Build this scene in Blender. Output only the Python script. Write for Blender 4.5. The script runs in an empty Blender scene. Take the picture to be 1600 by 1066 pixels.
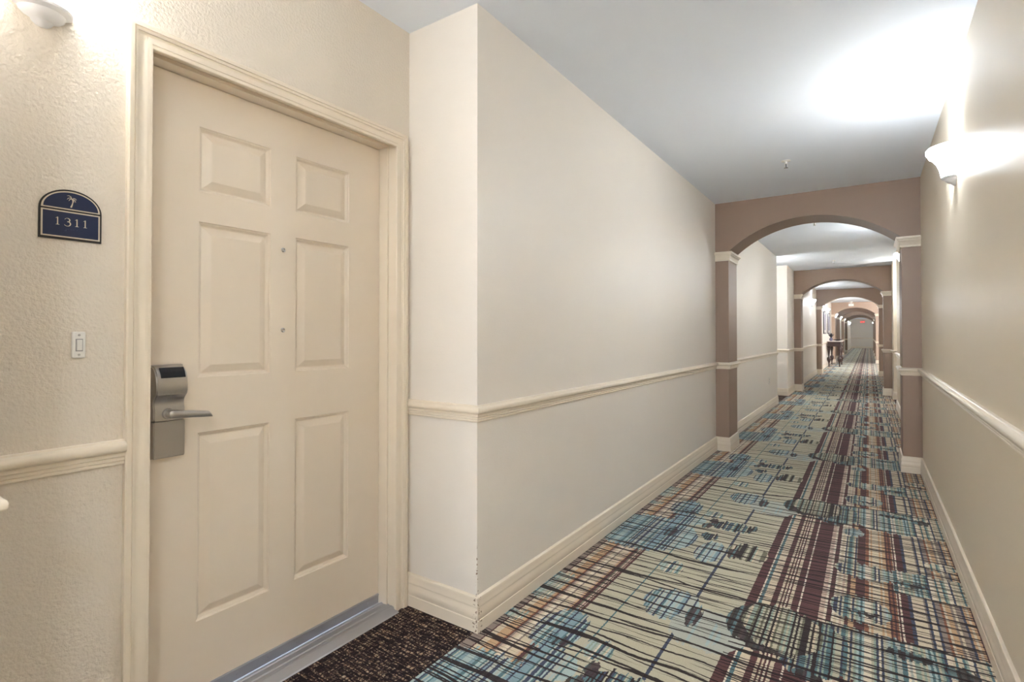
import bpy, bmesh, math, random
from mathutils import Vector
random.seed(4)
PI = math.pi
C = bpy.context.scene.collection
sc = bpy.context.scene

# ------------------------------------------------------------------ camera, world, exposure
XL, XR, XD = -1.3385, 0.3824, -1.734        # left wall, right wall, recessed door wall
H = 2.6                                      # ceiling
cam = bpy.data.cameras.new('camera'); co = bpy.data.objects.new('camera', cam); C.objects.link(co)
co.location = (0, 0, 1.2175)
co.rotation_euler = (PI/2 + 0.0122, 0, 0.5978)
cam.sensor_width = 36; cam.lens = 818.46*36/1600; cam.shift_y = -(533-512.85)/1600
cam.clip_start = 0.02; cam.clip_end = 200
sc.camera = co
w = bpy.data.worlds.new('world'); sc.world = w; w.use_nodes = True
w.node_tree.nodes['Background'].inputs[0].default_value = (0.90, 0.95, 1.0, 1)
w.node_tree.nodes['Background'].inputs[1].default_value = 4.4
sc.view_settings.view_transform = 'Standard'; sc.view_settings.look = 'None'
sc.view_settings.gamma = 1; sc.view_settings.use_curve_mapping = False
sc.view_settings.exposure = 0.84
LAMP_W = 2.9        # watts of one wall sconce
LAMP_COL = (0.88, 0.94, 1.0)
SHADE_E = 61.0

sc.cycles.max_bounces = 20; sc.cycles.diffuse_bounces = 16

def s2l(r, g, b):
    f = lambda c: (c/255/12.92) if c/255 <= 0.04045 else ((c/255+0.055)/1.055)**2.4
    return (f(r), f(g), f(b), 1.0)

# ------------------------------------------------------------------ mesh helpers
def link(name, bm, mat=None, parent=None, smooth=False):
    me = bpy.data.meshes.new(name); bm.normal_update(); bm.to_mesh(me); bm.free()
    o = bpy.data.objects.new(name, me); C.objects.link(o)
    for m in (mat if isinstance(mat, (list, tuple)) else [mat]):
        if m: me.materials.append(m)
    if smooth:
        for p in me.polygons: p.use_smooth = True
        try: me.set_sharp_from_angle(angle=math.radians(35))
        except Exception: pass
    if parent: o.parent = parent
    return o
def struct(name, bm, mat, parent=None, smooth=False):
    o = link(name, bm, mat, parent, smooth)
    if not parent: o['kind'] = 'structure'
    return o
def thing(name, label, cat, loc, rotz=0, group=None):
    o = bpy.data.objects.new(name, None); C.objects.link(o); o.empty_display_size = 0.1
    o.location = loc; o.rotation_euler = (0, 0, rotz); o['label'] = label; o['category'] = cat
    if group: o['group'] = group
    return o
def dup(root, loc, rotz, label):
    r = root.copy(); C.objects.link(r); r.location = loc; r.rotation_euler = (0, 0, rotz); r['label'] = label
    for ch in list(root.children):
        c = ch.copy(); C.objects.link(c); c.parent = r
        for g in list(ch.children):
            d = g.copy(); C.objects.link(d); d.parent = c
    return r
def box(bm, x0, x1, y0, y1, z0, z1, bev=0):
    vs = [bm.verts.new((x, y, z)) for x in (x0, x1) for y in (y0, y1) for z in (z0, z1)]
    F = [(0,1,3,2),(4,6,7,5),(0,4,5,1),(2,3,7,6),(0,2,6,4),(1,5,7,3)]
    fs = [bm.faces.new([vs[i] for i in f]) for f in F]
    if bev:
        es = list({e for f in fs for e in f.edges})
        bmesh.ops.bevel(bm, geom=es, offset=bev, segments=3, affect='EDGES', profile=0.5)
    return fs
def lathe(bm, prof, seg=32, a0=0, a1=2*PI, sx=1, sy=1, cx=0, cy=0, cap=True):
    full = abs(a1-a0-2*PI) < 1e-6; n = seg if full else seg+1
    rings = []
    for r, z in prof:
        rings.append([bm.verts.new((cx+sx*r*math.cos(a0+(a1-a0)*i/seg), cy+sy*r*math.sin(a0+(a1-a0)*i/seg), z)) for i in range(n)])
    for A, B in zip(rings, rings[1:]):
        for i in range(seg):
            j = (i+1) % n
            try: bm.faces.new((A[i], A[j], B[j], B[i]))
            except ValueError: pass
    if cap and full:
        bm.faces.new(rings[0][::-1]); bm.faces.new(rings[-1])
def tube(bm, p0, p1, r0, r1=None, seg=16):
    r1 = r0 if r1 is None else r1
    p0, p1 = Vector(p0), Vector(p1); d = (p1-p0).normalized()
    a = d.orthogonal().normalized(); b = d.cross(a)
    R = [[bm.verts.new(p+(a*math.cos(2*PI*i/seg)+b*math.sin(2*PI*i/seg))*r) for i in range(seg)] for p, r in ((p0, r0), (p1, r1))]
    for i in range(seg):
        j = (i+1) % seg; bm.faces.new((R[0][i], R[0][j], R[1][j], R[1][i]))
    bm.faces.new(R[0][::-1]); bm.faces.new(R[1])
def prism(bm, pts, ax, a, b):
    """closed polygon pts (u,v) extruded along axis ax from a to b; u,v are the other two axes in xyz order"""
    def P(u, v, t):
        l = [u, v]; l.insert('xyz'.index(ax), t); return l
    A = [bm.verts.new(P(u, v, a)) for u, v in pts]; B = [bm.verts.new(P(u, v, b)) for u, v in pts]
    n = len(pts)
    for i in range(n): bm.faces.new((A[i], A[(i+1) % n], B[(i+1) % n], B[i]))
    bm.faces.new(A[::-1]); bm.faces.new(B)
    bmesh.ops.recalc_face_normals(bm, faces=bm.faces)
def sweep2(bm, path, prof, side, closed_prof=True, place=lambda p, b: (p[0], p[1], b)):
    """mitred moulding: path of 2-D points; prof (offset to side, height)"""
    n = len(path); rows = []
    for i, p in enumerate(path):
        p = Vector(p)
        d0 = (p-Vector(path[i-1])).normalized() if i > 0 else None
        d1 = (Vector(path[i+1])-p).normalized() if i < n-1 else None
        if d0 is None: d0 = d1
        if d1 is None: d1 = d0
        n0 = Vector((-d0.y, d0.x))*side; n1 = Vector((-d1.y, d1.x))*side
        m = (n0+n1); m = m/ max(1e-6, m.dot(n0))
        rows.append([bm.verts.new(place(p+m*a, b)) for a, b in prof])
    k = len(prof)
    for A, B in zip(rows, rows[1:]):
        for j in range(k):
            jj = (j+1) % k
            bm.faces.new((A[j], A[jj], B[jj], B[j]))
    bm.faces.new(rows[0]); bm.faces.new(rows[-1][::-1])

# ------------------------------------------------------------------ materials
class NT:
    def __init__(s, name):
        s.m = bpy.data.materials.new(name); s.m.use_nodes = True; s.t = s.m.node_tree
        s.b = s.t.nodes['Principled BSDF']
    def new(s, typ, **k):
        n = s.t.nodes.new(typ)
        for a, v in k.items(): setattr(n, a, v)
        return n
    def con(s, a, inp):
        if hasattr(a, 'links'): s.t.links.new(a, inp)
        else: inp.default_value = a
    def M(s, op, a, b=0.0, c=None):
        n = s.new('ShaderNodeMath', operation=op); s.con(a, n.inputs[0]); s.con(b, n.inputs[1])
        if c is not None: s.con(c, n.inputs[2])
        return n.outputs[0]
    def mix(s, f, a, b):
        n = s.new('ShaderNodeMix', data_type='RGBA'); s.con(f, n.inputs[0]); s.con(a, n.inputs[6]); s.con(b, n.inputs[7])
        return n.outputs[2]
    def ramp(s, f, stops, mode='CONSTANT'):
        n = s.new('ShaderNodeValToRGB'); cr = n.color_ramp; cr.interpolation = mode
        while len(cr.elements) < len(stops): cr.elements.new(0.5)
        for e, (p, c) in zip(cr.elements, sorted(stops, key=lambda q: q[0])): e.position = p; e.color = c
        s.con(f, n.inputs[0]); return n.outputs[0]
    def noise(s, vec, scale, detail=2, dim='3D', rough=.5):
        n = s.new('ShaderNodeTexNoise', noise_dimensions=dim); n.inputs['Scale'].default_value = scale
        n.inputs['Detail'].default_value = detail; n.inputs['Roughness'].default_value = rough
        if vec is not None: s.con(vec, n.inputs['Vector'])
        return n.outputs[0]
    def xyz(s, x, y, z=0.0):
        n = s.new('ShaderNodeCombineXYZ'); s.con(x, n.inputs[0]); s.con(y, n.inputs[1]); s.con(z, n.inputs[2]); return n.outputs[0]
    def pos(s):
        g = s.new('ShaderNodeNewGeometry'); return g.outputs['Position']
    def sep(s, v):
        n = s.new('ShaderNodeSeparateXYZ'); s.con(v, n.inputs[0]); return n.outputs
    def bump(s, h, strength, dist):
        n = s.new('ShaderNodeBump'); n.inputs['Strength'].default_value = strength; n.inputs['Distance'].default_value = dist
        s.con(h, n.inputs['Height']); s.t.links.new(n.outputs[0], s.b.inputs['Normal'])

def paint(name, col, rough=0.5, bumps=0.0, bscale=150, dist=0.002, var=0.03, spec=0.5, wear=False):
    q = NT(name); p = q.pos(); n1 = q.noise(p, 1.6, 4)
    dark = tuple(c*(1-var*2) for c in col[:3])+(1,)
    lite = tuple(min(1, c*(1+var)) for c in col[:3])+(1,)
    colr = q.mix(n1, dark, lite)
    if wear:      # chipped paint up the knocked outside corner
        X, Y, Z = q.sep(p)[:3]
        dd = q.M('SQRT', q.M('ADD', q.M('POWER', q.M('SUBTRACT', X, XL+.006), 2.0), q.M('POWER', q.M('SUBTRACT', Y, 1.705), 2.0)))
        n3 = q.noise(p, 95, 4)
        lim = q.M('MULTIPLY', q.M('SUBTRACT', 1.0, q.M('DIVIDE', Z, .55)), .022)
        mk = q.M('MULTIPLY', q.M('LESS_THAN', dd, lim), q.M('GREATER_THAN', n3, .60))
        colr = q.mix(mk, colr, s2l(132, 112, 92))
    q.con(colr, q.b.inputs['Base Color'])
    q.b.inputs['Roughness'].default_value = rough
    q.b.inputs['Specular IOR Level'].default_value = spec
    if bumps: q.bump(q.noise(p, bscale, 3), bumps, dist)
    return q.m
def metal(name, col, rough, brushed=0):
    q = NT(name); q.b.inputs['Metallic'].default_value = 1; q.b.inputs['Base Color'].default_value = col
    n = q.noise(q.pos(), 25, 1); q.con(q.M('MULTIPLY_ADD', n, 0.04, rough-0.02), q.b.inputs['Roughness'])
    return q.m
WALL_C = s2l(227, 221, 213)
M_wall = paint('wall_paint', WALL_C, 0.42, 0.35, 150, 0.0018, 0.02, wear=True)
M_wallT = paint('wall_paint_textured', s2l(221, 212, 199), 0.45, 1.0, 105, 0.0036, 0.02)
M_wallR = paint('wall_paint_satin', s2l(222, 210, 190), 0.42, 0.16, 140, 0.0012, 0.02)
M_trim = paint('trim_paint', s2l(230, 219, 202), 0.30, 0.05, 60, 0.001, 0.02, wear=True)
M_door = paint('door_paint', s2l(225, 213, 197), 0.34, 0.08, 90, 0.001, 0.03)
M_ceil = paint('ceiling_paint', s2l(230, 237, 247), 0.7, 0.35, 120, 0.002, 0.01)
M_taupe = paint('taupe_paint', s2l(152, 129, 113), 0.45, 0.2, 170, 0.0015, 0.03)
M_taupe_l = paint('light_taupe_paint', s2l(178, 155, 138), 0.45, 0.2, 170, 0.0015, 0.03)
M_steel = metal('satin_nickel', s2l(184, 181, 178), 0.30)
M_alu = metal('aluminium', s2l(190, 192, 200), 0.55)
M_chrome = metal('chrome', s2l(210, 210, 212), 0.15)
def plain(name, col, rough=.5, coat=0):
    q = NT(name); n = q.noise(q.pos(), 35, 3); a = tuple(c*.9 for c in col[:3])+(1,)
    q.con(q.mix(n, a, col), q.b.inputs['Base Color']); q.b.inputs['Roughness'].default_value = rough
    q.b.inputs['Coat Weight'].default_value = coat
    return q.m
M_black = plain('black_plastic', s2l(22, 23, 28), 0.25)
M_signblack = plain('sign_edge_black', s2l(32, 28, 28), 0.4)
M_signblue = plain('sign_navy', s2l(18, 33, 68), 0.4)
M_signgold = plain('sign_cream', s2l(206, 192, 172), 0.4)
M_white = plain('white_plastic', s2l(232, 230, 226), 0.35)
M_wood = plain('dark_mahogany', s2l(52, 28, 26), 0.3, 0.3)
M_marble = plain('pale_stone_top', s2l(200, 185, 180), 0.3)
M_frame = plain('dark_picture_frame', s2l(58, 56, 66), 0.35)
M_mat = plain('picture_mat', s2l(225, 222, 218), 0.6)
M_art = plain('pale_artwork', s2l(165, 165, 178), 0.5)
M_leaf = plain('dark_foliage', s2l(50, 48, 56), 0.6)
M_vase = plain('glazed_vase', s2l(95, 95, 115), 0.2)
M_red = NT('exit_red'); M_red.b.inputs['Base Color'].default_value = s2l(230, 60, 60)
M_red.b.inputs['Emission Color'].default_value = s2l(255, 70, 70); M_red.b.inputs['Emission Strength'].default_value = 1.2; M_red = M_red.m
q = NT('lit_frosted_glass')
q.b.inputs['Base Color'].default_value = (0.9, 0.9, 0.9, 1); q.b.inputs['Roughness'].default_value = 0.3
q.b.inputs['Emission Color'].default_value = (0.88, 0.94, 1.0, 1); q.b.inputs['Emission Strength'].default_value = SHADE_E
tr = q.new('ShaderNodeBsdfTransparent'); mx = q.new('ShaderNodeMixShader'); mx.inputs[0].default_value = 0.55
q.t.links.new(tr.outputs[0], mx.inputs[1]); q.t.links.new(q.b.outputs[0], mx.inputs[2])
q.t.links.new(mx.outputs[0], q.t.nodes['Material Output'].inputs[0]); M_glass = q.m
M_glass_dim = M_glass.copy(); M_glass_dim.name = 'lit_frosted_glass_recess'; M_glass_dim.node_tree.nodes['Principled BSDF'].inputs['Emission Strength'].default_value = SHADE_E*0.20; M_glass_dim.node_tree.nodes['Principled BSDF'].inputs['Emission Color'].default_value = (0.96, 0.965, 0.96, 1)
M_porcelain = plain('white_porcelain', s2l(236, 238, 242), 0.3)

# ---- the patterned corridor carpet
def carpet_main():
    q = NT('plaid_carpet'); P = 1.83
    X, Y, _ = q.sep(q.pos())[:3]
    xw = q.M('ADD', X, q.M('MULTIPLY', q.M('SUBTRACT', q.noise(q.xyz(q.M('MULTIPLY', X, 30.0), q.M('MULTIPLY', Y, 110.0)), 1.0, 1), 0.5), 0.0075))
    def white(v, cell, seed=0.0):
        n = q.new('ShaderNodeTexWhiteNoise', noise_dimensions='1D')
        q.con(q.M('ADD', q.M('FLOOR', q.M('DIVIDE', v, cell)), seed+0.5), n.inputs['W']); return n.outputs['Value']
    jit = q.M('MULTIPLY', q.M('SUBTRACT', white(xw, 0.0105, 77), 0.5), 0.035)
    Yj = q.M('ADD', Y, jit)
    def band(v, a, b):
        return q.M('MULTIPLY', q.M('GREATER_THAN', v, a), q.M('LESS_THAN', v, b))
    def wrapd(c):                       # signed distance in y to tile position c, periodic
        return q.M('SUBTRACT', q.M('FLOORED_MODULO', q.M('ADD', q.M('SUBTRACT', Yj, c), P/2), P), P/2)
    def tb(a, b):
        return q.M('LESS_THAN', q.M('ABSOLUTE', wrapd((a+b)/2)), (b-a)/2)
    def rect(x0, x1, a, b): return q.M('MULTIPLY', band(xw, x0, x1), tb(a, b))
    def ell(cx, cy, rx, ry):
        dx = q.M('DIVIDE', q.M('SUBTRACT', xw, cx), rx); dy = q.M('DIVIDE', wrapd(cy), ry)
        return q.M('LESS_THAN', q.M('ADD', q.M('MULTIPLY', dx, dx), q.M('MULTIPLY', dy, dy)), 1.0)
    sage, cream, pink = s2l(192,187,166), s2l(212,199,176), s2l(204,182,166)
    tan, rust, maroon = s2l(200,166,132), s2l(150,100,78), s2l(98,64,66)
    teal, ltb, blue, navy = s2l(92,123,130), s2l(172,191,192), s2l(136,162,174), s2l(72,80,102)
    olive, dk, green, white_ = s2l(122,121,104), s2l(56,47,50), s2l(156,172,160), s2l(226,216,198)
    pale = s2l(182,186,178); greymauve = s2l(150,136,128)
    def stripes(cell, seed, cols):
        w_ = white(xw, cell, seed); n = len(cols)
        return q.ramp(w_, [(i/n, c) for i, c in enumerate(cols)])
    st_cream = stripes(0.0085, 3, [cream, cream, white_, tan, pink, greymauve, maroon, cream, olive])
    st_pink = stripes(0.0095, 9, [cream, pink, maroon, white_, maroon, cream, pink])
    st_orange = stripes(0.0088, 5, [tan, cream, tan, rust, maroon, cream, navy, cream, greymauve])
    st_teal = stripes(0.0078, 2, [green, pale, teal, cream, sage, ltb, green, navy, sage, teal, white_])
    st_blue = stripes(0.0075, 8, [ltb, blue, pale, ltb, teal, navy, pale, ltb])
    st_olive = stripes(0.0080, 4, [olive, dk, cream, olive, green, dk, sage])
    st_tealdk = stripes(0.0068, 16, [teal, dk, green, teal, navy, sage])
    # ground zones across the width (x position -> colour)
    W0, W1 = XL, XR; tr = lambda x: (x-W0)/(W1-W0)
    xn = q.M('DIVIDE', q.M('SUBTRACT', xw, W0), W1-W0)
    def seg(l): return [(max(0.0, tr(x)), c) for x, c in l]
    gA = q.ramp(xn, seg([(-1.34,greymauve),(-1.295,maroon),(-1.29,cream),(-1.283,dk),(-1.279,cream),(-1.262,tan),(-1.222,rust),(-1.215,maroon),(-1.209,cream),(-1.065,maroon),(-1.056,sage),(-.93,teal),(-.926,sage),(-.674,navy),(-.665,sage),(-.475,maroon),(-.471,cream),(-.466,maroon),(-.463,cream),(-.461,maroon),(-.433,white_),(-.428,teal),(-.413,cream),(-.389,maroon),(-.386,cream),(-.383,maroon),(-.354,cream)]))
    gB = q.ramp(xn, seg([(-1.34,cream),(-.354,cream),(-.348,maroon),(-.341,cream),(-.334,maroon),(-.327,white_),(-.32,maroon),(-.313,cream),(-.303,maroon),(-.289,white_),(-.286,maroon),(-.272,white_),(-.267,maroon),(-.249,greymauve),(-.246,maroon),(-.232,cream),(-.10,maroon),(-.085,tan),(-.064,maroon),(-.046,white_),(-.042,maroon),(-.024,cream),(.098,maroon),(.104,white_),(.108,maroon),(.139,navy),(.151,cream),(.172,dk),(.174,cream),(.196,cream)]))
    g = q.mix(q.M('GREATER_THAN', xw, -.354), gA, gB)
    L = [(band(xw,-1.207,-1.066), st_cream), (band(xw,-.230,-.101), st_pink), (band(xw,-.023,.097), stripes(0.0075, 12, [tan,cream,maroon,rust,tan,cream])), (band(xw,.197,.40), st_orange)]
    for m_, c_ in L: g = q.mix(m_, g, c_)
    sage2 = [ (rect(-1.34,-1.23,2.10,2.38), st_teal), (rect(-1.34,-1.235,1.88,1.95), st_teal),
      (ell(-1.15,3.17,.30,.30), st_blue), (rect(-1.34,-1.22,3.02,3.42), st_blue), (ell(-1.065,1.92,.10,.17), st_blue),
      (ell(-.745,2.38,.125,.145), st_blue), (ell(-.555,2.25,.15,.16), pale), (ell(-.60,2.22,.10,.12), stripes(0.012,31,[pale,ltb,pale,pale])),
      (ell(-.745,3.07,.075,.16), st_blue), (ell(-.86,2.75,.06,.08), st_teal), (ell(-.98,3.52,.10,.10), st_blue),
      (ell(-.72,3.54,.135,.085), st_tealdk), (ell(-.565,3.165,.105,.125), st_olive), (ell(-.80,3.30,.05,.06), st_tealdk),
      (ell(-.87,3.70,.06,.07), st_teal),
      (rect(-.16,.10,2.20,2.60), st_teal), (rect(-.03,.40,2.14,2.60), st_teal), (rect(.09,.40,3.08,3.36), st_teal),
      (ell(-.04,2.80,.115,.13), st_teal), (rect(-.115,-.06,3.30,3.78), st_teal), (ell(-.085,3.86,.055,.07), st_blue), (ell(-.02,3.25,.14,.10), st_teal),
      (ell(.30,3.52,.07,.06), st_teal),
      (ell(-.20,2.36,.14,.22), st_tealdk), (ell(-.335,2.42,.18,.205), st_olive)]
    for m_, c_ in sage2: g = q.mix(m_, g, c_)
    # dark leaves
    def crescent(a, b): return q.M('MULTIPLY', a, q.M('SUBTRACT', 1.0, b))
    darks = [ell(-1.02,1.845,.058,.032), ell(-.635,2.33,.032,.085), ell(-.03,2.765,.065,.022), crescent(ell(-.335,2.42,.18,.205), ell(-.27,2.46,.19,.22)),
      ell(-1.02,3.25,.035,.085), ell(-.84,3.575,.028,.05), ell(-.60,3.56,.020,.05), ell(-.63,3.12,.030,.075), ell(.12,2.50,.075,.035), ell(.27,2.46,.05,.05), ell(.16,3.20,.07,.03), ell(-.86,1.92+P-.28,.03,.05), ell(-.19,3.97-P,.05,.035)]
    dm = darks[0]
    for d_ in darks[1:]: dm = q.M('MAXIMUM', dm, d_)
    g = q.mix(q.M('MULTIPLY', dm, 0.93), g, stripes(0.012, 21, [dk, s2l(60,62,66), dk, s2l(70,52,60), dk, teal]))
    # hand-drawn cross lines
    def lines(sp, seed, wob, th0, th1, thr):
        nx = q.noise(q.xyz(q.M('MULTIPLY', X, 1.5), q.M('MULTIPLY', Y, 3.0), seed), 1.0, 2)
        ny = q.noise(q.xyz(q.M('MULTIPLY', Y, 7.0), seed), 1.0, 1)
        jag = q.noise(q.xyz(q.M('MULTIPLY', X, 60.0), q.M('MULTIPLY', Y, 20.0), seed), 1.0, 1)
        yy = q.M('ADD', q.M('ADD', Y, q.M('MULTIPLY', nx, wob)), q.M('MULTIPLY', ny, sp*0.95))
        yy = q.M('ADD', yy, q.M('MULTIPLY', jag, 0.005))
        d = q.M('MULTIPLY', q.M('ABSOLUTE', q.M('SUBTRACT', q.M('FRACT', q.M('DIVIDE', yy, sp)), 0.5)), sp)
        tn = q.noise(q.xyz(q.M('MULTIPLY', X, 2.2), q.M('MULTIPLY', Y, 16.0), seed+9), 1.0, 2)
        th = q.M('MINIMUM', q.M('MULTIPLY_ADD', q.M('SUBTRACT', tn, thr), th1, th0), 0.0078)
        return q.M('LESS_THAN', d, th)
    l1 = lines(0.083, 1.7, 0.14, 0.0052, 0.018, 0.46)
    l2 = lines(0.059, 6.1, 0.12, 0.0024, 0.020, 0.48)
    l3 = lines(0.047, 3.3, 0.09, 0.0000, 0.022, 0.52)
    plaidz = q.M('MAXIMUM', q.M('GREATER_THAN', xw, -.47), q.M('LESS_THAN', xw, -1.06))
    l4 = q.M('MULTIPLY', plaidz, lines(0.043, 8.8, 0.04, 0.0028, 0.012, 0.5))
    ln = q.M('MAXIMUM', q.M('MAXIMUM', l1, l2), q.M('MAXIMUM', l3, l4))
    g = q.mix(q.M('MULTIPLY', ln, 0.97), g, s2l(42, 31, 34))
    # dark seam along the door recess carpets
    # loop pile
    pv = q.new('ShaderNodeTexVoronoi'); pv.inputs['Scale'].default_value = 260; q.con(q.pos(), pv.inputs['Vector'])
    n2 = q.noise(q.pos(), 330, 2); f = q.M('MULTIPLY_ADD', n2, 0.7, 0.62)
    hs = q.new('ShaderNodeHueSaturation'); q.con(g, hs.inputs['Color']); q.con(f, hs.inputs['Value'])
    q.con(hs.outputs[0], q.b.inputs['Base Color'])
    q.b.inputs['Roughness'].default_value = 0.95; q.b.inputs['Specular IOR Level'].default_value = 0.15
    q.b.inputs['Sheen Weight'].default_value = 0.08
    q.bump(pv.outputs['Distance'], 0.5, 0.003)
    return q.m
def carpet_dark():
    q = NT('dark_woven_carpet'); X, Y, _ = q.sep(q.pos())[:3]
    def wn(vec):
        n = q.new('ShaderNodeTexWhiteNoise', noise_dimensions='2D'); q.con(vec, n.inputs['Vector']); return n.outputs['Value']
    fl = lambda v, c_: q.M('FLOOR', q.M('DIVIDE', v, c_))
    wob = q.M('MULTIPLY', q.M('SUBTRACT', q.noise(q.pos(), 45, 2), .5), .010)
    Xw = q.M('ADD', X, wob); Yw = q.M('ADD', Y, wob)
    across = wn(q.xyz(fl(X, .030), fl(Yw, .0052)))          # dashes lying across the corridor
    along = wn(q.xyz(fl(Xw, .0060), fl(Y, .024)))
    fine = wn(q.xyz(fl(X, .005), fl(Y, .004)))
    v = q.M('ADD', q.M('ADD', q.M('MULTIPLY', across, 0.50), q.M('MULTIPLY', along, 0.28)), q.M('MULTIPLY', fine, .22))
    c = q.ramp(v, [(0.0, s2l(36,29,33)), (0.44, s2l(62,50,52)), (0.53, s2l(112,94,84)), (0.60, s2l(52,46,54)), (0.66, s2l(176,156,132)), (0.76, s2l(150,116,96)), (0.84, s2l(196,180,156))])
    fy = q.M('ABSOLUTE', q.M('SUBTRACT', q.M('FRACT', q.M('DIVIDE', Yw, .021)), .5)); fx = q.M('ABSOLUTE', q.M('SUBTRACT', q.M('FRACT', q.M('DIVIDE', Xw, .0165)), .5))
    m_ = q.M('MAXIMUM', q.M('LESS_THAN', fy, .17), q.M('LESS_THAN', fx, .17))
    c = q.mix(q.M('MULTIPLY', m_, .85), c, s2l(36, 28, 32))
    q.con(c, q.b.inputs['Base Color']); q.b.inputs['Roughness'].default_value = .95; q.b.inputs['Specular IOR Level'].default_value = .15
    pv = q.new('ShaderNodeTexVoronoi'); pv.inputs['Scale'].default_value = 260; q.con(q.pos(), pv.inputs['Vector'])
    q.bump(pv.outputs['Distance'], 0.5, 0.003)
    return q.m
M_carpet = carpet_main(); M_carpet2 = carpet_dark()

# ------------------------------------------------------------------ setting: plan of the corridor
Y0, YE = -3.2, 56.0
A1, A1b = 5.795, 6.2
ARCH = [5.795, 12.85, 18.75, 26.7, 31.2, 36.6, 42.5]
TH = 0.405
PL, PR = -1.207, 0.245                   # pilaster faces
ALC_L = [(0.245, 1.71), (10.287, 11.70)] # door recesses on the left
ALC_R = [(10.705, 12.15)]                # and on the right
FOY = (19.16, 26.6)                      # lobby that opens to the right
FX = 4.2
DOOR = (0.665, 1.63)                     # opening, relative to first recess (y), z 2.07

bm = bmesh.new(); box(bm, XL, XR, Y0, YE, -0.1, 0.0); box(bm, XR, FX, FOY[0], FOY[1], -0.1, 0.0); struct('floor', bm, M_carpet)
for k, (a, b) in enumerate(ALC_L):
    bm = bmesh.new(); box(bm, XD-0.22, XL, a, b, -0.1, 0.0); struct('floor_recess', bm, M_carpet2)
bm = bmesh.new(); box(bm, XR, 0.78, ALC_R[0][0], ALC_R[0][1], -0.1, 0.0); struct('floor_recess', bm, M_carpet2)
bm = bmesh.new(); box(bm, XD-0.3, FX+0.2, Y0-0.1, YE+0.2, H, H+0.12); struct('ceiling', bm, M_ceil)

# left wall: solid masses between the recesses
BK = XD-0.25
bm = bmesh.new()
box(bm, BK, XL, Y0, ALC_L[0][0], 0, H)
box(bm, BK, XL, ALC_L[0][1], ALC_L[1][0], 0, H)
box(bm, BK, XL, ALC_L[1][1], ARCH[3], 0, H)
box(bm, BK, XL, ARCH[4]+TH, YE, 0, H)
struct('wall_left', bm, M_wall)
bm = bmesh.new(); box(bm, BK, XL, ARCH[3], ARCH[4]+TH, 0, H); struct('wall_left_taupe', bm, M_taupe_l)
for (a, b), o_ in zip(ALC_L, (0, 10.01)):
    d0, d1 = o_+DOOR[0]-0.012, o_+DOOR[1]+0.012
    bm = bmesh.new()
    box(bm, BK+.02, XD, a, d0, 0, H); box(bm, BK+.02, XD, d1, b, 0, H); box(bm, BK+.02, XD, d0, d1, 2.082, H)
    struct('wall_recess', bm, M_wallT)
bm = bmesh.new()
box(bm, XR, XR+.5, Y0, ALC_R[0][0], 0, H)
box(bm, XR, XR+.5, ALC_R[0][1], FOY[0], 0, H)
box(bm, 0.78, XR+.5, ALC_R[0][0], ALC_R[0][1], 0, H)
struct('wall_right', bm, M_wallR)
bm = bmesh.new(); box(bm, XR, XR+.5, ARCH[3], ARCH[4]+TH, 0, H); struct('wall_right_taupe', bm, M_taupe_l)
bm = bmesh.new(); box(bm, XR, XR+.5, ARCH[4]+TH, YE, 0, H); struct('wall_right_end', bm, M_wallR)
bm = bmesh.new(); box(bm, BK, XR+.5, YE, YE+.15, 0, H); struct('wall_end', bm, M_wall)
WX0, WX1, WZ0, WZ1 = XL+.12, XR-.12, .25, 2.45      # tall window added behind the viewpoint to fill the corridor with daylight
bm = bmesh.new(); box(bm, BK, WX0, Y0-.15, Y0, 0, H); box(bm, WX1, XR+.5, Y0-.15, Y0, 0, H); box(bm, WX0, WX1, Y0-.15, Y0, 0, WZ0); box(bm, WX0, WX1, Y0-.15, Y0, WZ1, H)
struct('wall_behind', bm, M_wall)
bm = bmesh.new()
for xa in (WX0, (WX0+WX1)/2-.02, WX1-.04): box(bm, xa, xa+.04, Y0-.10, Y0-.05, WZ0, WZ1)
for za in (WZ0, 1.4, WZ1-.04): box(bm, WX0, WX1, Y0-.10, Y0-.05, za, za+.04)
struct('added_fill_window', bm, M_trim)
pd = bpy.data.lights.new('fill_window_portal', 'AREA'); pd.shape = 'RECTANGLE'; pd.size = WX1-WX0; pd.size_y = WZ1-WZ0; pd.cycles.is_portal = True
po = bpy.data.objects.new('fill_window_portal', pd); C.objects.link(po); po.location = ((WX0+WX1)/2, Y0-.12, (WZ0+WZ1)/2); po.rotation_euler = (PI/2, 0, 0)
bm = bmesh.new(); box(bm, XR+.5, FX, FOY[0]-.15, FOY[0], 0, H); box(bm, XR+.5, FX, FOY[1]+.1, FOY[1]+.25, 0, H); box(bm, FX, FX+.15, FOY[0]-.15, FOY[1]+.25, 0, H)
struct('wall_lobby', bm, M_wall)

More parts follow.
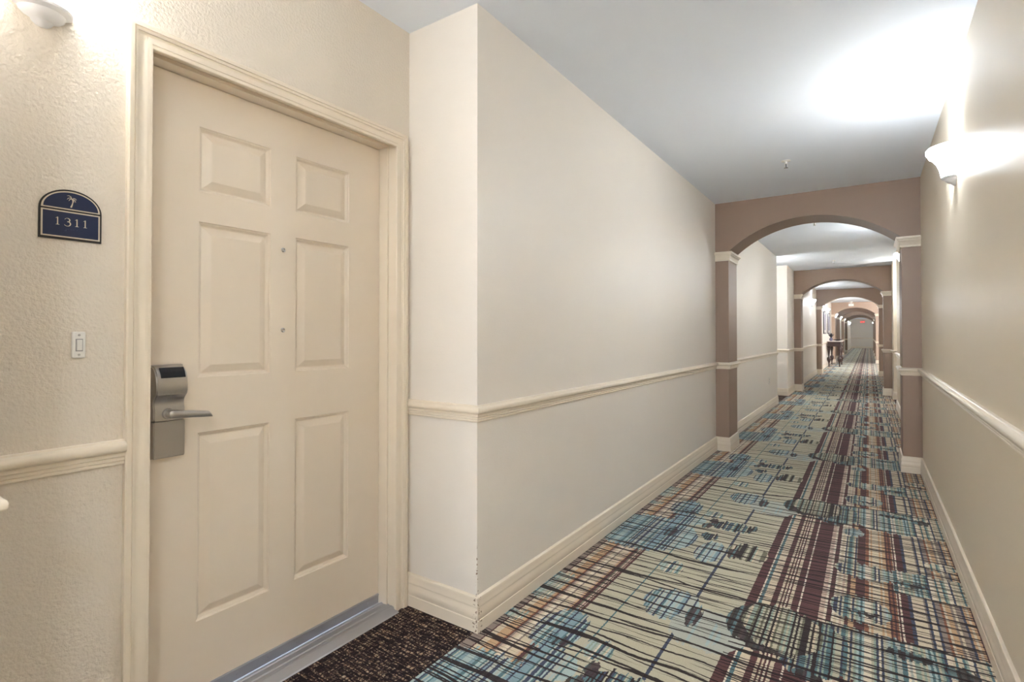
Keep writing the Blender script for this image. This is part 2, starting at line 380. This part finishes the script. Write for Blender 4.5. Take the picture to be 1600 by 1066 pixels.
# mouldings
BASE = [(0,0),(.017,0),(.017,.048),(.0145,.050),(.0145,.053),(.0165,.056),(.0165,.080),(.0125,.092),(.0125,.100),(.0150,.103),(.0150,.110),(.0115,.122),(.0125,.128),(.0105,.137),(.004,.142),(0,.143)]
RAIL = [(0,.855),(.008,.855),(.011,.858),(.011,.863),(.009,.865),(.013,.868),(.013,.874),(.011,.876),(.016,.879),(.017,.886),(.017,.890),(.027,.893),(.032,.899),(.033,.906),(.031,.913),(.025,.918),(.014,.920),(.011,.924),(0,.925)]
CAP = [(0,1.990),(.010,1.990),(.013,1.996),(.013,2.004),(.010,2.008),(.012,2.012),(.016,2.030),(.024,2.046),(.030,2.050),(.030,2.056),(.036,2.060),(.040,2.066),(.040,2.080),(.036,2.084),(0,2.085)]
def around(arches, xw, xp, ya, yb):
    pts = []
    for a in arches:
        if ya < a < yb: pts += [(xw, a), (xp, a), (xp, a+TH), (xw, a+TH)]
    return pts
c0, c1 = 0.604, 1.688
sh = 10.01
left_runs = [[(XL, Y0), (XL, .245), (XD, .245), (XD, c0)],
             [(XD, c1), (XD, 1.71), (XL, 1.71)] + around(ARCH, XL, PL, 1.8, 10) + [(XL, 10.287), (XD, 10.287), (XD, c0+sh)],
             [(XD, c1+sh), (XD, 11.70), (XL, 11.70)] + around(ARCH, XL, PL, 11.8, 55) + [(XL, YE), (XR, YE)]]
right_runs = [[(XR, Y0)] + around(ARCH, XR, PR, 0, 10) + [(XR, 10.705), (.78, 10.705), (.78, 12.15), (XR, 12.15)] + around(ARCH, XR, PR, 12.2, 19) + [(XR+.5, FOY[0])][:0],
              around(ARCH, XR, PR, 26, 55) + [(XR, YE)]]
for runs, side, nm in ((left_runs, -1, 'left'), (right_runs, 1, 'right')):
    for prof, pre in ((BASE, 'baseboard_'+nm), (RAIL, 'trim_rail_'+nm)):
        bm = bmesh.new()
        for r in runs: sweep2(bm, r, prof, side)
        bmesh.ops.recalc_face_normals(bm, faces=bm.faces)
        struct(pre, bm, M_trim, None, True)

# arches
def arch_pts(n=40):
    hw = (PR-PL)/2; cx = (PR+PL)/2; rise = 2.368-2.085; R = (hw*hw+rise*rise)/(2*rise); cz = 2.368-R
    a = math.asin(hw/R)
    return [(cx+R*math.sin(-a+2*a*i/n), cz+R*math.cos(-a+2*a*i/n)) for i in range(n+1)]
AP = arch_pts()
for k, y in enumerate(ARCH):
    bm = bmesh.new(); yb = y+TH
    xl, xr = XL-.01, XR+.01
    box(bm, xl, PL, y, yb, 0, 2.085); box(bm, PR, xr, y, yb, 0, 2.085)
    box(bm, xl, PL, y, yb, 2.085, H+.01); box(bm, PR, xr, y, yb, 2.085, H+.01)
    rows = [[bm.verts.new((x, yy, z)) for yy, z in ((y, H), (y, zz), (yb, zz), (yb, H))] for x, zz in AP]
    for A, B in zip(rows, rows[1:]):
        for j in range(3): bm.faces.new((A[j], B[j], B[j+1], A[j+1]))
    bmesh.ops.remove_doubles(bm, verts=bm.verts, dist=1e-5)
    bmesh.ops.recalc_face_normals(bm, faces=bm.faces)
    a = struct('wall_arch', bm, M_taupe if k != 3 else M_taupe_l)
    for side, (xa, xb, s) in enumerate(((XL, PL, -1), (XR, PR, 1))):
        bm = bmesh.new(); sweep2(bm, [(xa, y), (xb, y), (xb, yb), (xa, yb)], CAP, s)
        bmesh.ops.recalc_face_normals(bm, faces=bm.faces)
        link('capital_moulding', bm, M_trim, a, True)

# ------------------------------------------------------------------ doors
CAS = [(0,0),(0,.010),(.002,.012),(.008,.0125),(.0085,.0095),(.012,.0095),(.014,.012),(.020,.0115),(.026,.009),(.034,.0085),(.039,.011),(.0395,.0155),(.046,.0175),(.0465,.0150),(.049,.0150),(.0495,.0190),(.060,.0195),(.064,.0165),(.064,0)]
def door_leaf(parent):
    XF = -1.83; YA, YB, ZA, ZB = .682, 1.619, .056, 2.054
    panels = [(ya, yb, za, zb) for za, zb in ((.275,.893),(1.075,1.592),(1.692,1.908)) for ya, yb in ((.846,1.098),(1.201,1.453))]
    bm = bmesh.new()
    ys = [YA, .846, 1.098, 1.201, 1.453, YB]; zs = [ZA, .275, .893, 1.075, 1.592, 1.692, 1.908, ZB]
    V = {}
    def vv(x, y, z):
        k = (round(x,5), round(y,5), round(z,5))
        if k not in V: V[k] = bm.verts.new((x, y, z))
        return V[k]
    def quad(*p): bm.faces.new([vv(*a) for a in p])
    for y0_, y1_ in zip(ys, ys[1:]):
        for z0_, z1_ in zip(zs, zs[1:]):
            if any(abs(p[0]-y0_) < 1e-4 and abs(p[2]-z0_) < 1e-4 for p in panels): continue
            quad((XF,y0_,z0_),(XF,y1_,z0_),(XF,y1_,z1_),(XF,y0_,z1_))
    steps = [(0,0),(.0025,-.004),(.006,-.0055),(.012,-.0140),(.0150,-.0145),(.0400,-.0015),(.043,-.0010)]
    for ya, yb, za, zb in panels:
        prev = None
        for ins, dx in steps:
            cur = [(XF+dx,ya+ins,za+ins),(XF+dx,yb-ins,za+ins),(XF+dx,yb-ins,zb-ins),(XF+dx,ya+ins,zb-ins)]
            if prev:
                for i in range(4): quad(prev[i], prev[(i+1)%4], cur[(i+1)%4], cur[i])
            prev = cur
        quad(*prev)
    box(bm, XF-.04, XF-.016, YA, YB, ZA, ZB)
    for y0_, y1_, z0_, z1_ in ((YA,YA+.001,ZA,ZB),(YB-.001,YB,ZA,ZB),(YA,YB,ZA,ZA+.001),(YA,YB,ZB-.001,ZB)): box(bm, XF-.017, XF-.0001, y0_, y1_, z0_, z1_)
    leaf = link('door_leaf', bm, M_door, parent)
    for z in (1.537, 1.234):
        bm = bmesh.new(); lathe(bm, [(.0085,0),(.0085,.003),(.006,.0045),(.0045,.0035),(.0045,.002),(.0001,.0015)], 20)
        bmesh.ops.rotate(bm, verts=bm.verts, matrix=__import__('mathutils').Matrix.Rotation(PI/2, 3, 'Y'))
        bmesh.ops.translate(bm, verts=bm.verts, vec=(XF, 1.1485, z)); link('peephole', bm, [M_chrome], leaf, True)
    bm = bmesh.new(); box(bm, XF-.012, XF+.005, YA+.002, YB-.002, .016, .056, .0012); box(bm, XF+.005, XF+.007, YA+.002, YB-.002, .049, .054)
    for i in range(8): tube(bm, (XF+.004, YA+.07+i*.115, .036), (XF+.0065, YA+.07+i*.115, .036), .004)
    link('door_sweep', bm, M_alu, leaf)
def build_door(name):
    d = bpy.data.objects.new(name, None); C.objects.link(d); d['kind'] = 'structure'
    bm = bmesh.new(); sweep2(bm, [(.668, 0), (.668, 2.052), (1.624, 2.052), (1.624, 0)], CAS, 1, place=lambda p, b: (XD+b, p[0], p[1]))
    bmesh.ops.recalc_face_normals(bm, faces=bm.faces); link('casing', bm, M_trim, d, True)
    bm = bmesh.new()
    box(bm, BK+.03, XD+.012, .653, .665, 0, 2.082); box(bm, BK+.03, XD+.012, 1.630, 1.642, 0, 2.082); box(bm, BK+.03, XD+.012, .665, 1.630, 2.070, 2.082)
    box(bm, BK+.03, -1.779, .665, .680, 0, 2.070, .001); box(bm, BK+.03, -1.779, 1.6205, 1.630, 0, 2.070, .001); box(bm, BK+.03, -1.779, .680, 1.6205, 2.057, 2.070, .001)
    link('door_frame', bm, M_trim, d)
    bm = bmesh.new(); prism(bm, [(-1.88,0),(-1.88,.012),(-1.812,.012),(-1.812,.020),(-1.804,.020),(-1.80,.0165),(-1.79,.0165),(-1.787,.0185),(-1.772,.0185),(-1.768,.016),(-1.762,.016),(-1.758,.0175),(-1.745,.0165),(-1.712,.004),(-1.708,0)], 'x', 0, 1)
    bm.free(); bm = bmesh.new()
    pr = [(-1.88,0),(-1.88,.012),(-1.812,.012),(-1.812,.020),(-1.804,.020),(-1.80,.0165),(-1.79,.0165),(-1.787,.0185),(-1.772,.0185),(-1.768,.016),(-1.762,.016),(-1.758,.0175),(-1.745,.0165),(-1.712,.004),(-1.708,0)]
    A = [bm.verts.new((x, .666, z)) for x, z in pr]; B = [bm.verts.new((x, 1.629, z)) for x, z in pr]
    for i in range(len(pr)): bm.faces.new((A[i], A[(i+1)%len(pr)], B[(i+1)%len(pr)], B[i]))
    bm.faces.new(A); bm.faces.new(B[::-1]); bmesh.ops.recalc_face_normals(bm, faces=bm.faces)
    link('threshold', bm, M_alu, d)
    door_leaf(d)
    # card lock
    X0 = -1.8300
    def side(pr, ya, yb, name, mat, par, bev=.0025):
        bm = bmesh.new()
        A = [bm.verts.new((X0+x, ya, z)) for x, z in pr]; B = [bm.verts.new((X0+x, yb, z)) for x, z in pr]; n = len(pr)
        for i in range(n): bm.faces.new((A[i], A[(i+1)%n], B[(i+1)%n], B[i]))
        fa = bm.faces.new(A); fb = bm.faces.new(B[::-1]); bmesh.ops.recalc_face_normals(bm, faces=bm.faces)
        if bev: bmesh.ops.bevel(bm, geom=list(fa.edges)+list(fb.edges), offset=bev, segments=2, affect='EDGES')
        return link(name, bm, mat, par, True)
    lock = side([(0,.9515),(.034,.9515),(.034,.985),(.030,.997),(.029,1.006),(.033,1.016),(.043,1.026),(.0505,1.032),(.0505,1.036),(.053,1.040),(.054,1.060),(.051,1.082),(.044,1.100),(.033,1.113),(.020,1.120),(0,1.121)], .7045, .7935, 'door_lock', M_steel, d, .004)
    side([(0,.836),(.031,.836),(.034,.839),(.034,.949),(0,.949)], .7045, .7935, 'cover_plate', M_steel, lock)
    side([(.0,.833),(.007,.833),(.007,1.123),(0,1.123)], .700, .798, 'back_plate', M_steel, lock, .001)
    bm = bmesh.new()   # slanted reader window following the crown of the housing
    cs = [(.0510,1.084),(.0440,1.1015),(.0340,1.1140)]
    rows = []
    for off in (-.002, .0012):
        rows.append([[bm.verts.new((X0+x+off*1.3, y, z+off)) for x, z in cs] for y in (.7175, .7865)])
    for y_ in range(1):
        for i in range(2):
            a, b = rows[1][0], rows[1][1]; bm.faces.new((a[i], b[i], b[i+1], a[i+1]))
            a, b = rows[0][0], rows[0][1]; bm.faces.new((a[i], a[i+1], b[i+1], b[i]))
    for s_ in range(2):
        for i in range(2): bm.faces.new((rows[0][s_][i], rows[1][s_][i], rows[1][s_][i+1], rows[0][s_][i+1]))
    for i in (0, 2): bm.faces.new((rows[0][0][i], rows[0][1][i], rows[1][1][i], rows[1][0][i]))
    bmesh.ops.recalc_face_normals(bm, faces=bm.faces)
    link('card_reader_window', bm, M_black, lock)
    bm = bmesh.new()
    yc, zc = .745, .972
    tube(bm, (X0+.030, yc, zc), (X0+.038, yc, zc), .0185, .0165, 24); tube(bm, (X0+.038, yc, zc), (X0+.062, yc, zc), .0105, .0105, 24)
    TL = math.tan(math.radians(6))
    secs = [(-.013, .007, .006), (-.009, .0115, .009), (0, .0130, .0105), (.015, .0125, .010), (.045, .0115, .0085), (.080, .0105, .0075), (.100, .0098, .0068), (.110, .0092, .006)]
    rings = []
    for dy, hz, hx in secs:
        rings.append([bm.verts.new((X0+.068+hx*math.cos(t)*(1 if abs(math.cos(t))>.0 else 1), yc+dy + (.006*(-math.sin(t)) if dy > .105 else 0), zc+.001+hz*math.sin(t)-max(0, dy)*TL)) for t in [2*PI*i/20 for i in range(20)]])
    for A, B in zip(rings, rings[1:]):
        for i in range(20): bm.faces.new((A[i], A[(i+1)%20], B[(i+1)%20], B[i]))
    bm.faces.new(rings[0][::-1]); bm.faces.new(rings[-1]); bmesh.ops.recalc_face_normals(bm, faces=bm.faces)
    link('lever_handle', bm, M_steel, lock, True)
    return d
d1 = build_door('door_1')
d2 = d1.copy(); d2.name = 'door_2'; C.objects.link(d2); d2.location = (0, sh, 0)
for ch in list(d1.children):
    c = ch.copy(); C.objects.link(c); c.parent = d2
    for g in list(ch.children):
        e = g.copy(); C.objects.link(e); e.parent = c

# ------------------------------------------------------------------ sconces (built facing +x from a wall at x = 0, z from the floor)
def make_sconce(label, loc, rot, k=1.0):
    t = thing('wall_sconce', label, 'wall light', loc, rot, 'wall sconces along the corridor')
    bm = bmesh.new()
    outer = [(.058,2.048),(.060,2.055),(.062,2.070),(.068,2.095),(.080,2.125),(.098,2.150),(.112,2.160),(.113,2.168),(.109,2.171),(.118,2.174),(.123,2.182),(.123,2.196),(.118,2.202)]
    inner = [(.112,2.200),(.112,2.180),(.104,2.166),(.090,2.152),(.074,2.126),(.062,2.096),(.055,2.058)]
    lathe(bm, outer+inner, 36, -PI/2, PI/2, 1.0, 1.05)
    bmesh.ops.recalc_face_normals(bm, faces=bm.faces)
    link('glass_shade', bm, M_glass if k == 1 else M_glass_dim, t, True)
    bm = bmesh.new(); lathe(bm, [(.0005,1.998),(.010,2.000),(.018,2.006),(.022,2.013),(.034,2.018),(.043,2.026),(.046,2.034),(.058,2.040),(.060,2.047),(.001,2.050)], 32, -PI/2, PI/2, 1.0, 1.05)
    bmesh.ops.recalc_face_normals(bm, faces=bm.faces); link('finial', bm, M_porcelain, t, True)
    bm = bmesh.new(); box(bm, .0, .006, -.045, .045, 2.04, 2.17, .002); link('back_plate', bm, M_porcelain, t)
    ld = bpy.data.lights.new('sconce_bulb', 'POINT'); ld.energy = LAMP_W*k; ld.color = LAMP_COL if k == 1 else (0.96, 0.965, 0.96); ld.shadow_soft_size = .03
    lo = bpy.data.objects.new('bulb_light', ld); C.objects.link(lo); lo.parent = t; lo.location = (.058, 0, 2.135)
    return t
s0 = make_sconce('white sconce above the room number, cut off by the top edge', (XD, .42, 0), 0, 0.8)
s1 = make_sconce('nearest white sconce on the right wall, in front of the first arch', (XR, 3.57, 0), PI)
SC = [((XR, 7.87, 0), PI, 'lit sconce on the right wall just beyond the first arch'),
      ((XL, 17.0, 0), 0, 'lit sconce on the left wall between the second and third arch'),
      ((XL, 21.1, 0), 0, 'lit sconce left of both framed pictures'),
      ((XL, 24.0-.6, 0), 0, 'lit sconce between the two framed pictures above the dark table'),
      ((XL, 29.6, 0), 0, 'lit sconce on the taupe wall behind the dark table'),
      ((XD, 10.43, 0), 0, 'sconce hidden inside the second door recess on the left'),
      ((.78, 11.98, 0), PI, 'sconce hidden inside the door recess on the right'),
      ((XR, 34.5, 0), PI, 'far sconce on the right wall beyond the fifth arch'),
      ((XL, 39.5, 0), 0, 'far sconce on the left wall beyond the sixth arch'),
      ((XR, 46.0, 0), PI, 'sconce on the right wall beyond the last arch'),
      ((XL, 51.5, 0), 0, 'farthest sconce, on the left wall before the end wall'),
      ((XR, 52.6, 0), PI, 'added sconce on the right wall close to the end wall'),  # extra lamp, added to lift the dark end wall
      ((XL, 34.5, 0), 0, 'added far sconce on the left wall beyond the fifth arch'),  # extra lamp, added because the far arches were too dark
      ((XL, 45.5, 0), 0, 'added sconce on the left wall beyond the last arch'),  # likewise added, to brighten the last stretch
      ((XR, -.75, 0), PI, 'added sconce on the right wall behind the viewpoint'),  # unseen, added as fill light from behind the camera
      ((XL, -1.6, 0), 0, 'added sconce on the left wall behind the viewpoint')]  # second unseen fill lamp, added behind the camera
for loc, r, lab in SC: dup(s1, loc, r, lab)

# unseen ceiling lights, added to brighten the side lobby
def added_ceil_light(loc, lab):
    t = thing('added_ceiling_light', lab, 'ceiling light', loc, 0, 'added round ceiling lights in the side lobby')
    bm = bmesh.new(); lathe(bm, [(.19,0),(.19,-.02),(.18,-.025)], 40); link('rim', bm, M_white, t, True)
    bm = bmesh.new(); lathe(bm, [(.178,-.02),(.16,-.05),(.11,-.075),(.05,-.088),(.002,-.09)], 40, cap=False); link('glass_bowl', bm, M_glass, t, True)
    ld = bpy.data.lights.new('added_lobby_bulb', 'POINT'); ld.energy = 95; ld.color = (1, .98, .96); ld.shadow_soft_size = .08
    lo = bpy.data.objects.new('bulb_light', ld); C.objects.link(lo); lo.parent = t; lo.location = (0, 0, -.14)
    return t
added_ceil_light((2.3, 21.2, H), 'added round ceiling light in the side lobby, nearer one')
added_ceil_light((1.4, 24.0, H), 'added round ceiling light in the side lobby, farther one')

# ------------------------------------------------------------------ room sign
def ribbon(bm, pts, wd, th, org, depth=.0012):
    """flat stroke in the (y,z) plane raised from x=org"""
    n = len(pts); L = []; R = []
    for i, p in enumerate(pts):
        p = Vector(p); a = Vector(pts[max(0, i-1)]); b = Vector(pts[min(n-1, i+1)]); d = (b-a).normalized(); nn = Vector((-d.y, d.x))
        w_ = wd[i]/2 if isinstance(wd, (list, tuple)) else wd/2
        L.append(p+nn*w_); R.append(p-nn*w_)
    def V(p, x): return bm.verts.new((x, p.x, p.y))
    t = [(V(l, org), V(r, org), V(r, org+depth), V(l, org+depth)) for l, r in zip(L, R)]
    for A, B in zip(t, t[1:]):
        for j in range(4): bm.faces.new((A[j], B[j], B[(j+1)%4], A[(j+1)%4]))
    bm.faces.new(t[0]); bm.faces.new(t[-1][::-1])
sg = thing('room_sign', 'navy and black arched plaque with palm tree and number 1311', 'sign', (XD, .4825, 0))
def arch_outline(hw, z0, zs, rise, n=24):
    return [(-hw, z0), (hw, z0)] + [(hw*math.cos(PI*i/n), zs+rise*math.sin(PI*i/n)) for i in range(n+1)]
def plate(pts, x0, x1, name, mat, par, bev=0):
    bm = bmesh.new()
    A = [bm.verts.new((x0, y, z)) for y, z in pts]; B = [bm.verts.new((x1, y, z)) for y, z in pts]; n = len(pts)
    for i in range(n): bm.faces.new((A[i], A[(i+1)%n], B[(i+1)%n], B[i]))
    bm.faces.new(A[::-1]); bm.faces.new(B); bmesh.ops.remove_doubles(bm, verts=bm.verts, dist=1e-6); bmesh.ops.recalc_face_normals(bm, faces=bm.faces)
    return link(name, bm, mat, par)
plate(arch_outline(.0655, 1.4645, 1.542, .0545), 0, .006, 'backing_plate', M_signblack, sg)
# upper lunette and lower panel, each with a cream border line
def halfell(hw, z0, rise, n=24): return [(hw*math.cos(PI*i/n), z0+rise*math.sin(PI*i/n)) for i in range(n+1)]
plate(halfell(.0615, 1.5435, .0485), .006, .0070, 'border_line', M_signgold, sg)
plate(halfell(.0573, 1.5462, .0427), .0070, .0074, 'navy_field', M_signblue, sg)
plate([(-.0615,1.470),(.0615,1.470),(.0615,1.5390),(-.0615,1.5390)], .006, .0070, 'border_line', M_signgold, sg)
plate([(-.0580,1.4733),(.0580,1.4733),(.0580,1.5357),(-.0580,1.5357)], .0070, .0074, 'navy_field', M_signblue, sg)
def digit1(bm, y, z, h):
    ribbon(bm, [(y, z+.0006), (y, z+h)], .0021, 0, .0074); ribbon(bm, [(y-.0036, z+.0004), (y+.0036, z+.0004)], .0009, 0, .0074)
    ribbon(bm, [(y+.0004, z+h-.0002), (y-.0038, z+h-.0030)], [.0016, .0006], 0, .0074)
def digit3(bm, y, z, h):
    pts = []; wd = []
    r1, r2 = h*.235, h*.29
    c1 = (y-.0003, z+h-r1-.0003); c2 = (y-.0003, z+r2)
    for i in range(13):
        a = math.radians(165-255*i/12); pts.append((c1[0]+1.05*r1*math.cos(a), c1[1]+r1*math.sin(a))); wd.append(.0008+.0014*max(0, math.cos(a)))
    for i in range(15):
        a = math.radians(88-240*i/14); pts.append((c2[0]+1.1*r2*math.cos(a), c2[1]+r2*math.sin(a))); wd.append(.0008+.0016*max(0, math.cos(a)))
    ribbon(bm, pts, wd, 0, .0074)
for i, ch in enumerate('1311'):
    bm = bmesh.new(); y = [-.0285, -.0085, .0115, .0290][i]
    (digit1 if ch == '1' else digit3)(bm, y, 1.5015 if ch == '1' else 1.5003, .0195 if ch == '1' else .0210)
    bmesh.ops.recalc_face_normals(bm, faces=bm.faces); link('numeral', bm, M_signgold, sg)
bm = bmesh.new()
ribbon(bm, [(-.0015,1.5505),(.0005,1.556),(.0020,1.562),(.0022,1.5675),(.0010,1.5720)], [.0034,.0026,.0019,.0015,.0012], 0, .0074)
for pts in ([(0.001,1.572),(-.003,1.5755),(-.0075,1.5738),(-.0098,1.5695)], [(0.001,1.572),(-.002,1.5785),(-.006,1.5805),(-.0100,1.5795)], [(0.001,1.572),(-.0030,1.5720),(-.0050,1.5695),(-.0058,1.5665)],
            [(0.001,1.572),(.0040,1.5755),(.0080,1.5745),(.0100,1.5715)], [(0.001,1.572),(.0045,1.5722),(.0072,1.5695),(.0082,1.5650)], [(0.001,1.572),(.0030,1.5705),(.0042,1.5675),(.0042,1.5645)]):
    ribbon(bm, pts, [.0007,.0016,.0013,.0004], 0, .0074)
bmesh.ops.recalc_face_normals(bm, faces=bm.faces); link('palm_emblem', bm, M_signgold, sg)
bm = bmesh.new()
br = {'#': [(1,0),(1,1),(1,2),(0,2)], '1': [(0,0)], '3': [(0,0),(1,0)]}
for k, chx in enumerate('#1311'):
    for cx_, cz_ in br[chx]:
        box(bm, .0074, .0080, -.0135+k*.0062+cx_*.0023-.0006, -.0135+k*.0062+cx_*.0023+.0006, 1.4915-cz_*.0023, 1.4927-cz_*.0023, .0003)
link('braille_dots', bm, plain('braille_blue', s2l(58, 70, 104), .4), sg)

# ------------------------------------------------------------------ doorbell, outlets, sprinklers
db = thing('doorbell_button', 'small white doorbell button below the room number plaque', 'doorbell', (XD, .500, 1.190))
bm = bmesh.new(); box(bm, 0, .0125, -.0145, .0145, -.035, .035, .004); link('housing', bm, M_white, db, True)
bm = bmesh.new(); box(bm, .0130, .0165, -.0058, .0058, -.0145, .0135, .0012); link('push_button', bm, M_white, db, True)
bm = bmesh.new(); box(bm, .0118, .0140, -.0078, .0078, -.0170, .0160, .0008); link('button_surround', bm, plain('grey_button_surround', s2l(150, 150, 150), .4), db)
for z in (.026, -.026):
    bm = bmesh.new(); tube(bm, (.012, 0, z), (.0138, 0, z), .0032, .0026); link('screw', bm, M_steel, db)
def outlet(loc, rot, lab):
    o = thing('wall_outlet', lab, 'outlet', loc, rot)
    bm = bmesh.new(); box(bm, 0, .006, -.035, .035, -.058, .058, .0025); link('cover_plate', bm, M_white, o, True)
    for z in (.021, -.021):
        bm = bmesh.new(); box(bm, .005, .0085, -.016, .016, z-.014, z+.014, .002)
        s_ = link('socket', bm, M_white, o, True)
        bm = bmesh.new(); box(bm, .0083, .0088, -.008, -.006, z-.004, z+.006); box(bm, .0083, .0088, .006, .008, z-.004, z+.006); link('slots', bm, M_black, s_)
outlet((XL, 9.35, .471), 0, 'white outlet low on the left wall beyond the first arch')
outlet((-.62, YE, .46), -PI/2, 'white outlet low on the far end wall under the exit sign')
def sprinkler(loc, lab):
    t = thing('sprinkler_head', lab, 'sprinkler', loc, 0.5, 'ceiling sprinkler heads')
    bm = bmesh.new(); lathe(bm, [(.034,0),(.033,-.004),(.020,-.008),(.012,-.009)], 28); link('escutcheon', bm, M_white, t, True)
    bm = bmesh.new(); lathe(bm, [(.010,-.008),(.010,-.022),(.007,-.026)], 16)
    for s in (-1, 1):
        ribbon_pts = [(s*.008,-.022),(s*.013,-.034),(s*.012,-.044),(s*.004,-.054)]
        for a, b in zip(ribbon_pts, ribbon_pts[1:]): tube(bm, (a[0], 0, a[1]), (b[0], 0, b[1]), .0022)
    link('frame_arms', bm, M_white, t, True)
    bm = bmesh.new(); lathe(bm, [(.004,-.050),(.016,-.055),(.016,-.0565),(.002,-.057)], 20); link('deflector', bm, M_chrome, t, True)
    bm = bmesh.new(); tube(bm, (0,0,-.026), (0,0,-.050), .0025); link('glass_bulb', bm, M_signblack, t, True)
sprinkler((-.535, 4.66, H), 'nearest white sprinkler head on the ceiling before the first arch')
sprinkler((-.535, 7.31, H), 'sprinkler head seen just under the crown of the first arch')
sprinkler((-.53, 11.44, H), 'sprinkler head on the ceiling in front of the second arch')

# smoke alarm near the fourth arch
t = thing('emergency_light', 'small white ceiling fixture in front of the fourth arch', 'ceiling fixture', (-.60, 26.1, H))
bm = bmesh.new(); lathe(bm, [(.07,0),(.07,-.03),(.05,-.045)], 24); link('base', bm, M_white, t, True)
bm = bmesh.new(); tube(bm, (0,0,-.04), (0,0,-.09), .015); box(bm, -.09,.09,-.035,.035,-.2,-.09,.012); link('lamp_housing', bm, M_white, t, True)

# exit sign on the end wall
t = thing('exit_sign', 'small red EXIT sign high on the far end wall', 'sign', (-.44, YE, 2.33))
bm = bmesh.new(); box(bm, -.17, .17, -.05, 0, -.10, .10, .006); link('housing', bm, plain('exit_housing', s2l(225,170,165), .4), t)
tc = bpy.data.curves.new('exit_text', 'FONT'); tc.body = 'EXIT'; tc.size = .17; tc.align_x = 'CENTER'; tc.align_y = 'CENTER'; tc.extrude = .003; tc.offset = .002
to = bpy.data.objects.new('exit_letters', tc); C.objects.link(to); to.parent = t; to.location = (0, -.052, 0); to.rotation_euler = (PI/2, 0, 0); tc.materials.append(M_red)
bpy.context.view_layer.update()
me_ = bpy.data.meshes.new_from_object(to.evaluated_get(bpy.context.evaluated_depsgraph_get()))
bpy.data.objects.remove(to); to = bpy.data.objects.new('exit_letters', me_); C.objects.link(to); to.parent = t; to.location = (0, -.052, 0); to.rotation_euler = (PI/2, 0, 0)

# ------------------------------------------------------------------ console table, vase, bowl, pictures
TZ = .97
ct = thing('console_table', 'dark carved console table with turned legs and pale top', 'table', (-1.10, 24.22, 0))
bm = bmesh.new(); box(bm, -.215, .265, -1.08, 1.08, TZ-.03, TZ, .008); link('tabletop', bm, M_marble, ct)
bm = bmesh.new(); box(bm, -.195, .225, -1.02, 1.02, TZ-.21, TZ-.03, .006); box(bm, -.20, .235, -1.03, 1.03, TZ-.055, TZ-.03, .004)
link('apron', bm, M_wood, ct)
LEGP = [(.022,0),(.026,.01),(.018,.03),(.014,.07),(.022,.085),(.016,.10),(.020,.15),(.042,.22),(.052,.28),(.046,.33),(.024,.37),(.020,.40),(.030,.42),(.022,.44),(.026,.52),(.038,.64),(.042,.68),(.030,.71),(.040,.73),(.040,TZ-.20)]
for sx_ in (-.155, .185):
    for sy_ in (-.98, .92):
        bm = bmesh.new(); lathe(bm, [(r_*1.35, z_) for r_, z_ in LEGP], 20, cx=sx_, cy=sy_); link('leg', bm, M_wood, ct, True)
for sy_ in (-.5, 0, .5):
    bm = bmesh.new(); box(bm, .225, .232, sy_-.2, sy_+.2, TZ-.18, TZ-.075, .003); dr = link('drawer', bm, M_wood, ct)
    bm = bmesh.new(); tube(bm, (.230, sy_, TZ-.13), (.250, sy_, TZ-.13), .012, .016); link('knob', bm, M_steel, dr, True)
vz = thing('flower_vase', 'dark leafy arrangement in a grey-blue vase on the table end', 'vase', (-1.19, 23.42, TZ))
bm = bmesh.new(); lathe(bm, [(.035,0),(.05,.02),(.062,.06),(.050,.10),(.030,.12),(.036,.135)], 24); link('vase', bm, M_vase, vz, True)
bm = bmesh.new(); rnd = random.Random(3)
for i in range(46):
    a = rnd.uniform(0, 2*PI); tilt = rnd.uniform(.05, .75); L_ = rnd.uniform(.08, .20)
    d = Vector((math.cos(a)*math.sin(tilt), math.sin(a)*math.sin(tilt), math.cos(tilt))); sidev = Vector((-math.sin(a), math.cos(a), 0)); p = Vector((0, 0, .12))
    up = d.cross(sidev)*.003
    pts_ = [p, p+d*L_*.5+sidev*.016, p+d*L_, p+d*L_*.5-sidev*.016]
    A = [bm.verts.new(v+up) for v in pts_]; B = [bm.verts.new(v-up) for v in pts_]
    bm.faces.new(A); bm.faces.new(B[::-1])
    for k in range(4): bm.faces.new((A[k], B[k], B[(k+1)%4], A[(k+1)%4]))
link('leaves', bm, M_leaf, vz)
bm = bmesh.new()
lathe(bm, [(.05,0),(.06,.005),(.13,.035),(.165,.055),(.160,.058),(.12,.040),(.05,.012),(.002,.010)], 28)
bo = link('shallow_bowl', bm, M_signblack, None, True); bo.location = (-1.0, 24.0, TZ); bo['label'] = 'shallow dark bowl lying on the middle of the console table'; bo['category'] = 'bowl'
for yy, lab in ((22.25, 'framed picture on the left wall, nearer than the dark table'), (24.55, 'framed picture on the left wall directly over the dark table')):
    f = thing('framed_picture', lab, 'picture', (XL, yy, 1.66), 0, 'two framed pictures in the lobby')
    hw, hh = .60, .42
    bm = bmesh.new()
    for y0_, y1_, z0_, z1_ in ((-hw,hw,hh-.05,hh),(-hw,hw,-hh,-hh+.05),(-hw,-hw+.05,-hh+.05,hh-.05),(hw-.05,hw,-hh+.05,hh-.05)): box(bm, 0, .035, y0_, y1_, z0_, z1_, .003)
    link('frame', bm, M_frame, f)
    bm = bmesh.new(); box(bm, .002, .018, -hw+.05, hw-.05, -hh+.05, hh-.05); link('mat_board', bm, M_mat, f)
    bm = bmesh.new(); box(bm, .018, .020, -hw+.16, hw-.16, -hh+.14, hh-.14); link('artwork', bm, M_art, f)
